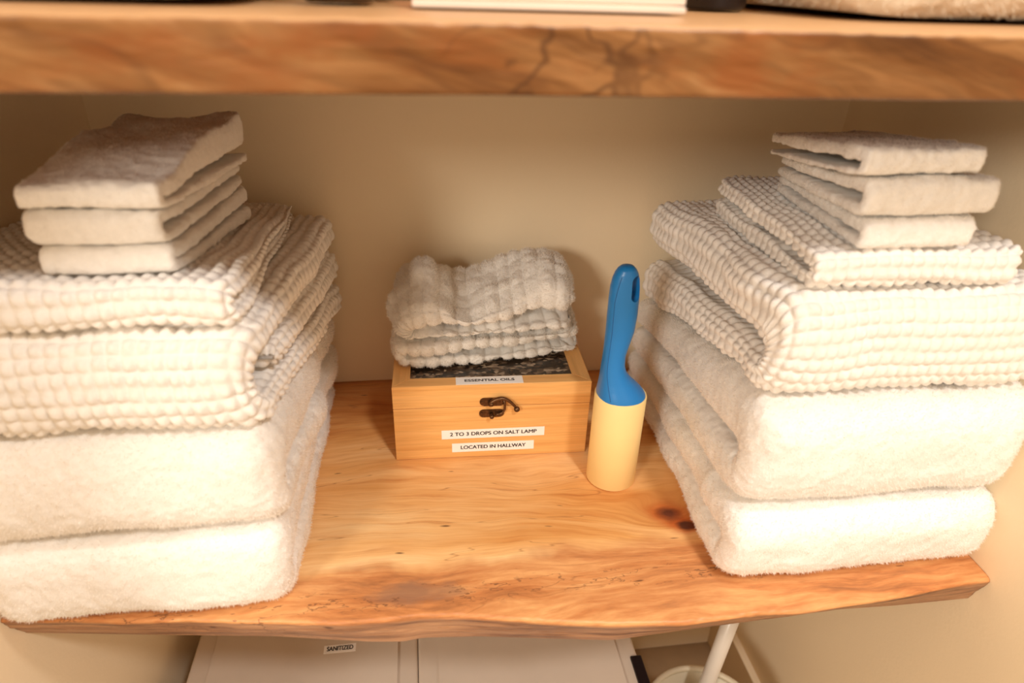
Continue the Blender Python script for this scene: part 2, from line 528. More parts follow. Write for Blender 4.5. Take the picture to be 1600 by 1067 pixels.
class Cloth:
    """A folded cloth: a strip of rounded cross section swept along a U in the y/height plane.
    x0,x1: (front,rear) side positions; zb,zt: functions (x,y)->z; a,b: fractions of the height
    where the lower layer ends and the upper one begins (front,rear)."""

    def __init__(s, x0, x1, yf, yb, zb, zt, a=(0.5, 0.5), b=(0.5, 0.5), kind='terry', seed=1, step=0.002,
                 slab=(), topclamp=True, gap=0.0015, bulge=0.45, p=0.72, sq=0.012, lump=0.0025, rough_front=0.004, cell=(0.0095, 0.0115),
                 amp=0.0021, fibres=40000, flen=0.0028, rmax=0.02, xf=None, wig=0.003, yslant=0.0):
        s.__dict__.update(locals())
        s.grids = []
        s.build()

    def clamp(s, P):
        x, y, z = P[..., 0], P[..., 1], P[..., 2]
        z = np.maximum(z, s.zb(x, y) + 0.0002)
        lw = XL + LSL * y + 0.0012
        x = np.clip(x, lw, XR - 0.0008)
        if s.topclamp:
            z = np.minimum(z, s.zt(x, y) + 0.0017)
        return np.stack([x, y, z], -1)

    def sweep(s, O, I, Ohid, step, sx=0.0):
        """O, I: (n,2) arrays of (y,f) of outer and inner surface along the path."""
        n = len(O)
        H = abs(float(np.mean(s.zt(np.array([(s.x0[0] + s.x1[0]) / 2]), np.array([s.yf + 0.03])) - s.zb(np.array([(s.x0[0] + s.x1[0]) / 2]), np.array([s.yf + 0.03])))))
        thick = np.abs(O[:, 1] - I[:, 1]) * H
        W = s.x1[0] - s.x0[0]
        mean_t = float(np.median(thick))
        r = min(s.rmax, mean_t * 0.62, W * 0.3)
        nx = max(8, int((W - 2 * r) / step))
        nxi = max(6, nx // 5)
        ne = max(10, int(math.pi * max(r, mean_t / 2) / step))
        # perimeter parameters: ex in [0,1] (flat part) + edge offsets, eh in [-1,1]
        ang = np.linspace(0, math.pi, ne + 1)
        flat_o = np.linspace(0, 1, nx + 1)
        flat_i = np.linspace(1, 0, nxi + 1)
        fx, ox, eh, u = [], [], [], []
        L = W - 2 * r
        for q in flat_o[:-1]:
            fx.append(q); ox.append(0); eh.append(1); u.append(q * L)
        el = math.pi * max(r, mean_t / 2) * 0.9
        for g in ang[:-1]:
            fx.append(1); ox.append(r * math.sin(g) ** 0.8 if g > 0 else 0); eh.append(math.copysign(abs(math.cos(g)) ** 0.8, math.cos(g))); u.append(L + g / math.pi * el)
        for q in flat_i[:-1]:
            fx.append(q); ox.append(0); eh.append(-1); u.append(L + el + (1 - q) * L)
        for g in ang[:-1]:
            fx.append(0); ox.append(-(r * math.sin(g) ** 0.8 if g > 0 else 0)); eh.append(-math.copysign(abs(math.cos(g)) ** 0.8, math.cos(g))); u.append(-el + g / math.pi * el)
        fx, ox, eh, u = map(np.array, (fx, ox, eh, u))
        mid = (O + I) / 2
        half = (O - I) / 2
        # taper at both ends of the path
        k = np.minimum(np.arange(n), np.arange(n)[::-1]) / max(3.0, min(0.012, mean_t * 0.6) / step)
        tap = np.sqrt(np.clip(1 - (1 - np.clip(k, 0, 1)) ** 2, 0.02, 1))
        y = mid[None, :, 0] + half[None, :, 0] * eh[:, None] * tap
        f = mid[None, :, 1] + half[None, :, 1] * eh[:, None] * tap
        tt = np.clip((y - s.yf) / (s.yb - s.yf), 0, 1)
        X0 = lerp(s.x0[0], s.x0[1], tt); X1 = lerp(s.x1[0], s.x1[1], tt)
        # front corners pull in
        fr = np.clip(1 - (y - s.yf) / 0.03, 0, 1) ** 2 * s.sq
        # every layer ends at a slightly different x
        rt_ = np.clip(1 - (s.yb - y) / 0.020, 0, 1)
        rr_ = (1 - np.sqrt(1 - rt_ ** 2)) * min(0.018, W * .16)
        X0 = X0 + fr + sx + rr_; X1 = X1 - fr + sx * 0.5 - rr_
        wgl = vnoise(np.stack([y * 0 + s.seed, y, f * 0.05], -1), 22, s.seed) * s.wig
        x = X0 + r + (X1 - X0 - 2 * r) * fx[:, None] + ox[:, None] + wgl
        y = y + s.yslant * (x - (s.x0[0] + s.x1[0]) / 2)
        zb = s.zb(x, y); zt = s.zt(x, y)
        z = zb + (zt - zb) * f
        P = np.stack([x, y, z], -1)
        # normals
        du = np.roll(P, -1, 0) - np.roll(P, 1, 0)
        dv = np.gradient(P, axis=1)
        N = np.cross(du, dv); ln = np.linalg.norm(N, axis=-1, keepdims=True); N = N / np.maximum(ln, 1e-12)
        # orient outward
        cen = np.stack([x.mean(0), mid[:, 0], np.zeros(n)], -1)
        test = np.sum(N[0:nx] * np.stack([np.zeros((nx, n)), (half[None, :, 0] + 0 * x[0:nx]), (half[None, :, 1] * H + 0 * x[0:nx])], -1))
        if test < 0: N = -N; s_flip = True
        else: s_flip = False
        # arc length along the outer path
        Lo = np.concatenate([[0], np.cumsum(np.hypot(np.diff(O[:, 0]), np.diff(O[:, 1]) * H))])
        U = np.repeat(u[:, None], n, 1); V = np.repeat(Lo[None, :], len(u), 0)
        d = vnoise(P, 28, s.seed) * s.lump + vnoise(P, 70, s.seed + 3) * s.lump * 0.35
        if s.kind == 'waffle':
            U2 = U + vnoise(P, 22, s.seed + 5) * 0.0028 + vnoise(P, 60, s.seed + 15) * 0.0008; V2 = V + vnoise(P, 22, s.seed + 6) * 0.0028 + vnoise(P, 60, s.seed + 16) * 0.0008
            cu = np.abs(np.sin(math.pi * U2 / s.cell[0])); cv = np.abs(np.sin(math.pi * V2 / s.cell[1]))
            w = (np.clip(cu * cv, 0, 1)) ** 0.75
            var = 0.85 + 0.45 * vnoise(P, 90, s.seed + 8)
            d = d + (w - 0.6) * s.amp * 2 * var
        elif s.kind == 'quilt':
            U2 = U + vnoise(P, 30, s.seed + 5) * 0.004; V2 = V + vnoise(P, 30, s.seed + 6) * 0.004
            w = (np.abs(np.sin(math.pi * V2 / s.cell[1])) ** 0.6) * (0.45 + 0.55 * np.abs(np.sin(math.pi * U2 / s.cell[0])) ** 0.6)
            d = d + (w - 0.7) * s.amp * 2 + vnoise(P, 300, s.seed + 9) * 0.0006
        else:
            d = d + vnoise(P, 330, s.seed + 9) * 0.0006 + vnoise(P, 150, s.seed + 4) * 0.0006
        P = P + N * d[..., None]
        P = s.clamp(P)
        s.grids.append((P, N, eh, s_flip))

    def build(s):
        A = s.bulge * 0.5
        H = float(s.zt(np.array([(s.x0[0] + s.x1[0]) / 2]), np.array([s.yf + 0.03]))[0] - s.zb(np.array([(s.x0[0] + s.x1[0]) / 2]), np.array([s.yf + 0.03]))[0])
        A = s.bulge * H
        yc = s.yf + A
        st = s.step
        ny = int((s.yb - yc) / st)
        ys = np.linspace(s.yb, yc, ny)
        tt = (ys - s.yf) / (s.yb - s.yf)
        a = lerp(s.a[0], s.a[1], tt); b = lerp(s.b[0], s.b[1], tt)
        gp = s.gap / H
        nb = max(12, int((H + A) * 1.25 / st))
        ph = np.linspace(-math.pi / 2, math.pi / 2, nb + 2)[1:-1]
        Ai = max(0.0015, A * (s.b[0] - s.a[0]) * 1.1)
        a0, b0 = s.a[0] - gp / 2, s.b[0] + gp / 2
        O = np.concatenate([np.stack([ys, 0 * ys], -1),
                            np.stack([yc - A * np.cos(ph) ** s.p, 0.5 + 0.5 * spow(np.sin(ph), s.p)], -1),
                            np.stack([ys[::-1], 0 * ys + 1], -1)])
        I = np.concatenate([np.stack([ys, a - gp / 2], -1),
                            np.stack([yc - Ai * np.cos(ph), (a0 + b0) / 2 + (b0 - a0) / 2 * np.sin(ph)], -1),
                            np.stack([ys[::-1], (b + gp / 2)[::-1]], -1)])
        s.sweep(O, I, None, st)
        for (f0, f1, sxo) in s.slab:
            yy = np.linspace(yc + 0.022, s.yb, max(20, ny))
            aa = lerp(s.a[0], s.a[1], (yy - s.yf) / (s.yb - s.yf)); bb = lerp(s.b[0], s.b[1], (yy - s.yf) / (s.yb - s.yf))
            s.sweep(np.stack([yy, lerp(aa, bb, f1)], -1), np.stack([yy, lerp(aa, bb, f0)], -1), None, st, sxo)

    def object(s, name, mat, parent=None):
        VV, QQ, TT = [], [], []
        off = 0
        rng = np.random.RandomState(s.seed)
        fib_v = []
        areas_all = []
        for P, N, eh, flip in s.grids:
            nu, nv = P.shape[:2]
            idx = np.arange(nu * nv).reshape(nu, nv) + off
            q = np.stack([idx[:, :-1], np.roll(idx, -1, 0)[:, :-1], np.roll(idx, -1, 0)[:, 1:], idx[:, 1:]], -1).reshape(-1, 4)
            if flip: q = q[:, ::-1]
            QQ.append(q)
            VV.append(P.reshape(-1, 3))
            # cap ends
            for kk, e in ((0, 0), (1, nv - 1)):
                c = P[:, e].mean(0)
                ci = off + nu * nv + kk
                VV.append(c[None])
                ring = idx[:, e]
                TT.append(np.stack([ring, np.roll(ring, -1), np.full(nu, ci)], -1))
            off += nu * nv + 2
        if s.fibres:
            tot = []
            for P, N, eh, flip in s.grids:
                e1 = np.roll(P, -1, 0)[:, :-1] - P[:, :-1]; e2 = P[:, 1:] - P[:, :-1]
                ar = np.linalg.norm(np.cross(e1, e2), axis=-1)
                m = (eh > -0.75)[:, None]
                tot.append((ar * m, e1, e2))
            sums = np.array([t[0].sum() for t in tot])
            for (P, N, eh, flip), (ar, e1, e2), sm in zip(s.grids, tot, sums):
                n = int(s.fibres * sm / sums.sum())
                ch = rng.choice(ar.size, n, p=(ar / ar.sum()).ravel())
                iu, iv = np.unravel_index(ch, ar.shape)
                r1, r2 = rng.rand(n, 1), rng.rand(n, 1)
                B = P[iu, iv] + e1[iu, iv] * r1 + e2[iu, iv] * r2
                nn = N[iu, iv]
                dr = nn + rng.normal(0, 0.45, (n, 3)); dr /= np.linalg.norm(dr, axis=1, keepdims=True)
                sd = np.cross(dr, rng.normal(0, 1, (n, 3))); sd /= np.linalg.norm(sd, axis=1, keepdims=True)
                ln = s.flen * (0.5 + 0.7 * rng.rand(n, 1))
                B = B - nn * 0.0004
                wd = 0.00028
                fib_v.append(s.clamp(np.stack([B - sd * wd, B + sd * wd, B + dr * ln], 1).reshape(-1, 3)))
            F = np.concatenate(fib_v)
            VV.append(F)
            TT.append(np.arange(len(F)).reshape(-1, 3) + off)
        V = np.concatenate(VV)
        if s.xf is not None: V = s.xf(V)
        loc = np.array([V[:, 0].mean(), V[:, 1].mean(), V[:, 2].min()])
        me = np_mesh(name, V - loc, np.concatenate(QQ), np.concatenate(TT))
        o = link(name, me, mat, parent, tuple(loc))
        if s.fibres and mat is not CREAM:
            me.materials.append(PILE)
            mi = np.zeros(len(me.polygons), np.int32)
            mi[-(len(F) // 3):] = 1
            me.polygons.foreach_set('material_index', mi)
        return o


def surf(front, rear, yf=-0.335, yb=-0.04, curve=1.0, xslope=0.0, xm=0.0, n=0.0, seed=0):
    def f(x, y):
        t = np.clip((y - yf) / (yb - yf), -0.1, 1.1)
        z = front + (rear - front) * spow(t, curve)
        z = z + xslope * (x - xm)
        if n:
            z = z + n * vnoise(np.stack([x, y, 0 * x], -1), 14, seed)
        return z
    return f


def text_mesh(txt, size, width=None, bold=0.0, extr=0.0001):
    cu = bpy.data.curves.new('txt', 'FONT')
    cu.body = txt
    cu.size = size
    cu.align_x = 'CENTER'; cu.align_y = 'CENTER'
    cu.extrude = extr
    o = bpy.data.objects.new('tmp_text', cu)
    col.objects.link(o)
    dg = bpy.context.evaluated_depsgraph_get()
    me = bpy.data.meshes.new_from_object(o.evaluated_get(dg))
    bpy.data.objects.remove(o); bpy.data.curves.remove(cu)
    xs = [v.co.x for v in me.vertices]
    if width:
        k = width / (max(xs) - min(xs)); c = (max(xs) + min(xs)) / 2
        for v in me.vertices: v.co.x = (v.co.x - c) * k
    if bold:      # heavier strokes: the glyphs a second time, a hair to the side
        bm = bmesh.new()
        bm.from_mesh(me)
        m2 = me.copy()
        for dx, dz in ((bold * 2, .00001), (bold, .00002)):
            m3 = me.copy()
            m3.transform(Matrix.Translation((dx, bold * .6 if dz > .000015 else 0, dz)))
            bm.from_mesh(m3)
            bpy.data.meshes.remove(m3)
        bpy.data.meshes.remove(m2)
        bm.to_mesh(me)
        bm.free()
    return me


# ------------------------------------------------------------------ setting
XL, XR = -0.3572, 0.4388
ZF = -0.56
LSL = 0.055      # the left wall opens slightly toward the room


def struct(name, bm, mat, smooth=False):
    return tag(link(name, bm_mesh(name, bm, smooth), mat), kind='structure')


struct('wall_back', box_bm(XL - 0.1, XR + 0.1, 0.0, 0.1, ZF, 1.5), WALL)
wl_ = box_bm(XL - 0.1, XL, -0.62, 0.0, ZF, 1.5)
for v in wl_.verts:
    v.co.x += LSL * v.co.y
struct('wall_left', wl_, WALL)
struct('wall_right', box_bm(XR, XR + 0.1, -0.62, 0.0, ZF, 1.5), WALL)
struct('floor', box_bm(-1.2, 1.2, -1.6, 0.1, ZF - 0.05, ZF), FLOOR)
struct('baseboard_right', box_bm(XR - 0.012, XR, -0.62, 0.0, ZF, -0.47, 0.002), WALL)
bl_ = box_bm(XL, XL + 0.012, -0.62, 0.0, ZF, -0.47, 0.002)
for v in bl_.verts:
    v.co.x += LSL * v.co.y
struct('baseboard_left', bl_, WALL)
struct('baseboard_back', box_bm(XL + 0.012, XR - 0.012, -0.012, 0.0, ZF, -0.47, 0.002), WALL)


# ------------------------------------------------------------------ shelves
def slab_mesh(name, xs_top, ys_top, xs_bot, ys_bot, z1, z0, x0, x1, rnd=0.003, rough=0.0015, seed=3, lip=0.4):
    nx = 520
    X = np.linspace(x0, x1, nx)
    yt = np.interp(X, xs_top, ys_top); yb = np.interp(X, xs_bot, ys_bot)
    k = np.exp(-np.linspace(-2, 2, 15) ** 2); k /= k.sum()
    pad = lambda a: np.convolve(np.pad(a, 7, mode='edge'), k, mode='valid')
    yt = pad(yt); yb = pad(yb)
    rows = []
    nt = 120
    for q in np.linspace(0, 1, nt):       # top, from back to front
        y = -0.0005 + (yt + rnd + 0.0005) * q ** 0.8
        z = np.full(nx, z1)
        fr = np.clip((0.030 - (y - yt)) / 0.030, 0, 1)
        P = np.stack([X, y, z], -1)
        z = z + fr ** 2 * (-0.0012 + vnoise(P, 45, seed) * 0.0012 * lip) + fr * vnoise(P, 200, seed + 1) * 0.0005
        rows.append(np.stack([X, y, z], -1))
    zt_edge = rows[-1][:, 2]
    nf = 46
    for i, q in enumerate(np.linspace(0, 1, nf)[1:]):   # rounded arris and face
        if q < 0.12:
            g = q / 0.12 * math.pi / 2
            y = yt + rnd - rnd * math.sin(g); z = zt_edge - rnd * (1 - math.cos(g))
        elif q > 0.92:
            g = (q - 0.92) / 0.08 * math.pi / 2
            y = yb + rnd * (1 - math.cos(g)); z = z0 + rnd - rnd * math.sin(g)
        else:
            t = (q - 0.12) / 0.80
            y = yt + (yb - yt) * t ** 1.1
            z = (zt_edge - rnd) * (1 - t) + (z0 + rnd) * t
        P = np.stack([X, y, z + 0 * X], -1)
        amp = rough * math.sin(min(1, q * 1.3) * math.pi) ** 0.5 if 0 < q < 0.77 else 0.0
        y = y + vnoise(P * np.array([0.35, 1, 1.6]), 60, seed + 2) * amp + vnoise(P * np.array([0.5, 1, 2.5]), 160, seed + 5) * amp * 0.4
        rows.append(np.stack([X, y, z + 0 * X], -1))
    for q in np.linspace(0, 1, 12)[1:]:
        rows.append(np.stack([X, lerp(yb + rnd, -0.0005, q), np.full(nx, z0)], -1))
    G = np.array(rows)
    nr = len(G)
    idx = np.arange(nr * nx).reshape(nr, nx)
    nxt = np.roll(idx, -1, 0)
    q = np.stack([idx[:, :-1], nxt[:, :-1], nxt[:, 1:], idx[:, 1:]], -1).reshape(-1, 4)
    G[..., 0] += LSL * G[..., 1] * (1 - (X[None, :] - x0) / (x1 - x0))
    V = [G.reshape(-1, 3)]
    T = []
    for kk, e in ((0, 0), (1, nx - 1)):
        c = np.array([[X[e], -0.17, (z0 + z1) / 2]]); V.append(c)
        ring = idx[:, e]; ci = nr * nx + kk
        t = np.stack([ring, np.roll(ring, -1), np.full(nr, ci)], -1)
        T.append(t if e == 0 else t[:, ::-1])
    return np_mesh(name, np.concatenate(V), q[:, ::-1], np.concatenate(T), smooth=True)


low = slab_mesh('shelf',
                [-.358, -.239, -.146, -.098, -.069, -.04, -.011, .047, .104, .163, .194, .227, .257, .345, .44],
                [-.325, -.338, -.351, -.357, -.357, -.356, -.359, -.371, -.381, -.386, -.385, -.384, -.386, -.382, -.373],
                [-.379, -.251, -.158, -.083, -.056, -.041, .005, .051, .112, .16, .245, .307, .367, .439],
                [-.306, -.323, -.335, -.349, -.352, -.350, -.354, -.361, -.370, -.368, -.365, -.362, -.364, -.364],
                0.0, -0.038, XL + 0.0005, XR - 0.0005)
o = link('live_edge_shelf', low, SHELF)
tag(o, 'pale orange live-edge wooden shelf that carries both big towel stacks and the bamboo box', 'shelf')
upm = slab_mesh('upper', [-.36, -.19, -.10, 0, .1, .2, .3, .44], [-.445, -.438, -.430, -.428, -.430, -.434, -.430, -.428],
                [-.36, -.2, 0, .2, .44], [-.432, -.430, -.424, -.428, -.424], 0.4308, 0.401, XL + 0.0005, XR - 0.0005,
                rnd=0.0025, rough=0.0007, seed=9, lip=0.15)
o = link('live_edge_shelf', upm, UPPER)
tag(o, 'thick brown figured wooden shelf slab across the top of the photo', 'shelf')

# ------------------------------------------------------------------ right stack
R0 = lambda x, y: 0.0012 + 0 * x
R1 = surf(0.074, 0.050, n=0.002, seed=1)
R2 = surf(0.176, 0.120, n=0.003, seed=2, curve=1.1)
R3 = surf(0.263, 0.238, n=0.002, seed=3)
R4 = surf(0.292, 0.277, n=0.0015, seed=4)
gap = lambda f, d: (lambda x, y: f(x, y) + d)

Cloth((.197, .208), (.440, .438), -.363, -.025, R0, R1, a=(.42, .45), b=(.46, .5), seed=11, fibres=75000, lump=.002, sq=.004, bulge=.5).object('bath_towel', TERRY)
tag(bpy.data.objects['bath_towel'], 'thick white terry bath towel at the bottom of the right stack, lying on the shelf', 'towel', 'terry bath towels')
o = Cloth((.200, .208), (.439, .438), -.358, -.025, gap(R1, .002), R2, a=(.40, .5), b=(.42, .52), seed=12, fibres=80000, lump=.002, sq=.010, gap=.004, bulge=.42).object('bath_towel', TERRY)
tag(o, 'thick white terry bath towel in the right stack, just under the large waffle towel', 'towel', 'terry bath towels')
o = Cloth((.204, .212), (.433, .433), -.350, -.03, gap(R2, .002), R3, a=(.33, .45), b=(.37, .57), kind='waffle', seed=13, step=.0013, fibres=15000, flen=.001, gap=.004, sq=.006, bulge=.36).object('waffle_towel', WAFFLE)
tag(o, 'large white waffle-weave towel on top of the two terry towels in the right stack', 'towel', 'waffle-weave towels')
o = Cloth((.215, .251), (.378, .395), -.342, -.10, gap(R3, .002), R4, a=(.45, .5), b=(.48, .55), kind='waffle', seed=14, step=.0013, fibres=10000, flen=.001, gap=.004, sq=.005, bulge=.4, lump=.002).object('waffle_towel', WAFFLE)
tag(o, 'smaller folded white waffle towel directly under the three washcloths of the right stack', 'towel', 'waffle-weave towels')
W0 = gap(R4, .002)
W1 = surf(.314, .2995, -.335, -.18, n=.0012, seed=5)
W2 = surf(.3405, .3165, -.335, -.18, n=.0012, seed=6)
W3 = surf(.361, .337, -.335, -.18, n=.002, seed=7)
wk = dict(step=.0015, fibres=34000, flen=.0016, lump=.0014, sq=.004, rmax=.011, wig=.002)
o = Cloth((.243, .276), (.330, .372), -.342, -.165, W0, W1, a=(.42, .45), b=(.46, .55), seed=15, gap=.002, **wk).object('washcloth', TERRY)
tag(o, 'folded white washcloth, lowest of the three on the right stack, lying on waffle towel', 'washcloth', 'washcloths')
o = Cloth((.236, .272), (.337, .376), -.341, -.165, gap(W1, .002), W2, a=(.45, .5), b=(.5, .58), seed=16, gap=.003, **wk).object('washcloth', TERRY)
tag(o, 'folded white washcloth, middle one of the three on the right stack', 'washcloth', 'washcloths')
o = Cloth((.231, .260), (.321, .364), -.340, -.165, gap(W2, .002), W3, a=(.30, .30), b=(.42, .50), seed=17, gap=.003, topclamp=False, **wk).object('washcloth', TERRY)
tag(o, 'folded white washcloth topmost on the right stack, close under the upper shelf', 'washcloth', 'washcloths')

# ------------------------------------------------------------------ left stack
L1 = surf(.081, .045, n=.002, seed=21)
L2 = surf(.172, .118, n=.0025, seed=22, xslope=-.02, xm=-.16)
L3 = surf(.250, .226, n=.002, seed=23, xslope=-.01, xm=-.16)
L4 = surf(.282, .239, n=.002, seed=24, xslope=-.03, xm=-.16)
o = Cloth((-.369, -.354), (-.149, -.149), -.345, -.025, R0, L1, a=(.42, .45), b=(.46, .5), seed=31, fibres=75000, lump=.002, sq=.010, bulge=.4).object('bath_towel', TERRY)
tag(o, 'thick white terry bath towel at the bottom of the left stack, lying on the shelf', 'towel', 'terry bath towels')
o = Cloth((-.369, -.354), (-.144, -.138), -.345, -.025, gap(L1, .002), L2, a=(.34, .45), b=(.36, .5), seed=32, fibres=80000, lump=.002, sq=.012, bulge=.42, gap=.003).object('bath_towel', TERRY)
tag(o, 'thick white terry bath towel in the left stack, just under the large waffle towel', 'towel', 'terry bath towels')
o = Cloth((-.369, -.354), (-.148, -.127), -.345, -.028, gap(L2, .002), L3, a=(.30, .33), b=(.62, .68), slab=((0.08, .92, .0),), kind='waffle', seed=33, step=.0013, fibres=15000, flen=.001, gap=.003, sq=.010, bulge=.38).object('waffle_towel', WAFFLE)
tag(o, 'large white waffle-weave towel on top of the two terry towels in the left stack', 'towel', 'waffle-weave towels')
o = Cloth((-.369, -.354), (-.150, -.168), -.344, -.035, gap(L3, .002), L4, a=(.45, .5), b=(.48, .55), kind='waffle', seed=34, step=.0013, fibres=10000, flen=.001, gap=.002, sq=.006, bulge=.45, lump=.0015).object('waffle_towel', WAFFLE)
tag(o, 'smaller folded white waffle towel directly under the three washcloths of the left stack', 'towel', 'waffle-weave towels')
V0 = gap(L4, .002)
V1 = surf(.3005, .283, -.33, -.13, n=.001, seed=25)
V2 = surf(.322, .303, -.33, -.13, n=.0015, seed=26)


def V3(x, y):
    t = np.clip((y + .31) / .18, 0, 1)
    return .3385 + .006 * np.sin(t * 3.1) + .004 * vnoise(np.stack([x, y, 0 * x], -1), 24, 8) + .003 * np.clip((x + .25) / .06, 0, 1)


wl = dict(step=.0016, fibres=24000, flen=.0012, lump=.0012, rmax=.010, wig=.0015)
o = Cloth((-.264, -.266), (-.184, -.186), -.328, -.125, V0, V1, a=(.42, .45), b=(.46, .5), seed=35, sq=.004, **wl).object('washcloth', TERRY)
tag(o, 'folded white washcloth, lowest of the three on the left stack, lying on waffle towel', 'washcloth', 'washcloths')
o = Cloth((-.265, -.266), (-.185, -.188), -.329, -.128, gap(V1, .002), V2, a=(.42, .45), b=(.5, .55), seed=36, gap=.002, sq=.004, **wl).object('washcloth', TERRY)
tag(o, 'folded white washcloth, middle one of the three on the left stack', 'washcloth', 'washcloths')
o = Cloth((-.264, -.266), (-.182, -.178), -.332, -.132, gap(V2, .002), V3, a=(.3, .2), b=(.35, .3), seed=37, gap=.002, sq=.004, topclamp=False, **wl).object('washcloth', TERRY)
tag(o, 'plump folded white washcloth topmost on the left stack with a wavy top', 'washcloth', 'washcloths')

# ------------------------------------------------------------------ bamboo box
BR = -0.02785
bx = empty('essential_oil_box', (0.025, -0.164, 0.0006), BR)
tag(bx, 'small bamboo box with brass hook latch and white sticker labels standing on the shelf', 'box')
HB, WB2, DB, LZ = 0.0895, 0.1, 0.148, 0.0635
# body: four walls and floor
bm = bmesh.new()
box_bm(-WB2, WB2, 0, 0.008, 0, LZ - .0004, 0.0006, 2, bm)
box_bm(-WB2, WB2, DB - .008, DB, 0, LZ - .0004, 0.0006, 2, bm)
box_bm(-WB2, -WB2 + .008, .008, DB - .008, 0, LZ - .0004, 0, 1, bm)
box_bm(WB2 - .008, WB2, .008, DB - .008, 0, LZ - .0004, 0, 1, bm)
box_bm(-WB2 + .008, WB2 - .008, .008, DB - .008, 0.001, .006, 0, 1, bm)
link('body', bm_mesh('body', bm), BAM, bx)
bm = bmesh.new()
box_bm(-WB2, WB2, 0, 0.008, LZ + .0004, HB - .010, 0, 1, bm)
box_bm(-WB2, WB2, DB - .008, DB, LZ + .0004, HB - .010, 0, 1, bm)
box_bm(-WB2, -WB2 + .008, .008, DB - .008, LZ + .0004, HB - .010, 0, 1, bm)
box_bm(WB2 - .008, WB2, .008, DB - .008, LZ + .0004, HB - .010, 0, 1, bm)
lid = link('lid', bm_mesh('lid', bm), BAM, bx)
# mitred frame
FWD = 0.0175


def rail(pts, name, mat):
    b = bmesh.new()
    lo = [b.verts.new((x, y, HB - .010)) for x, y in pts]
    hi = [b.verts.new((x, y, HB)) for x, y in pts]
    b.faces.new(lo); f = b.faces.new(hi)
    for i in range(4): b.faces.new((lo[i], lo[(i + 1) % 4], hi[(i + 1) % 4], hi[i]))
    bmesh.ops.recalc_face_normals(b, faces=b.faces)
    bmesh.ops.bevel(b, geom=list(f.edges), offset=.0005, segments=2, affect='EDGES')
    link(name, bm_mesh(name, b), mat, lid)


A_, B_ = WB2, DB
rail([(-A_, 0), (A_, 0), (A_ - FWD, FWD * .9), (-A_ + FWD, FWD * .9)], 'frame_rail', BAM)
rail([(-A_, B_), (A_, B_), (A_ - FWD, B_ - FWD * .9), (-A_ + FWD, B_ - FWD * .9)], 'frame_rail', BAM)
rail([(-A_, 0), (-A_, B_), (-A_ + FWD, B_ - FWD * .9), (-A_ + FWD, FWD * .9)], 'frame_rail', BAM_Y)
rail([(A_, 0), (A_, B_), (A_ - FWD, B_ - FWD * .9), (A_ - FWD, FWD * .9)], 'frame_rail', BAM_Y)
tag(link('stone_inlay', bm_mesh('stone_inlay', box_bm(-A_ + FWD, A_ - FWD, FWD * .9, B_ - FWD * .9, HB - .008, HB - .0012)), STONE, lid), 'dark speckled stone inlay')


def pill(x0, x1, z0, z1, n=10):
    r = (z1 - z0) / 2; zc = (z0 + z1) / 2
    o = [(x0 + r - r * math.sin(g), zc - r * math.cos(g)) for g in np.linspace(0, math.pi, n)]
    o += [(x1 - r + r * math.sin(g), zc + r * math.cos(g)) for g in np.linspace(0, math.pi, n)]
    return o[::-1]


def knob_bm(x, z, y, r, h, bm):
    b2 = lathe_bm([(0, 0), (r * .8, 0), (r * .8, h * .5), (r, h * .6), (r * .9, h * .9), (r * .5, h), (0, h)], 20)
    me = bpy.data.meshes.new('k'); b2.to_mesh(me); b2.free()
    me.transform(Matrix.Translation((x, y, z)) @ Matrix.Rotation(math.pi / 2, 4, 'X'))
    bm.from_mesh(me); bpy.data.meshes.remove(me)


latch = empty('latch', (0, 0, 0)); latch.parent = bx
bm = plate_bm(pill(-.0135, .0125, .0648, .0738), -.0016, 0, .0005)
for x in (-.0105, .0085): knob_bm(x, .0693, -.0014, .0019, .0009, bm)
link('hook_plate', bm_mesh('hook_plate', bm), BRASS, latch)
bm = plate_bm(pill(-.0140, .0115, .0508, .0598), -.0018, 0, .0005)
for x in (-.0112, .0085): knob_bm(x, .0553, -.0016, .0019, .0009, bm)
link('catch_plate', bm_mesh('catch_plate', bm), BRASS, latch)
bm = bmesh.new(); knob_bm(-.0015, .0553, -.0015, .0024, .0075, bm)
link('catch_knob', bm_mesh('catch_knob', bm, True), BRASS, latch)
bm = bmesh.new()
arc = [(-.0035, .0670), (-.0022, .0705), (.002, .0735), (.007, .0750), (.012, .0742), (.0165, .0712), (.0200, .0672), (.0235, .0632)]
# smooth the arm with a dense interpolation
tk = np.linspace(0, len(arc) - 1, 40)
ax_ = np.interp(tk, range(len(arc)), [q[0] for q in arc]); az_ = np.interp(tk, range(len(arc)), [q[1] for q in arc])
kk_ = np.array([.25, .5, .25])
for _ in range(8):
    ax_[1:-1] = np.convolve(ax_, kk_, 'valid'); az_[1:-1] = np.convolve(az_, kk_, 'valid')
tube_bm([(x, -.0040, z) for x, z in zip(ax_, az_)], .0017, 12, bm, [float(r) for r in np.interp(tk, [0, 3, 7], [.0024, .0022, .0013])])
hk = [(.0105, .0738), (.0118, .068), (.0117, .062), (.0095, .0575), (.0060, .0560), (.0020, .0560)]
tube_bm([(x, -.0040, z) for x, z in hk], .0013, 12, bm)
b2 = bmesh.new(); bmesh.ops.create_uvsphere(b2, u_segments=20, v_segments=12, radius=.0031)
me = bpy.data.meshes.new('k'); b2.to_mesh(me); b2.free(); me.transform(Matrix.Translation((.0240, -.0048, .0618))); bm.from_mesh(me)
knob_bm(-.0018, .0690, -.0020, .0022, .0052, bm)
link('hook_arm', bm_mesh('hook_arm', bm, True), BRASS, latch)


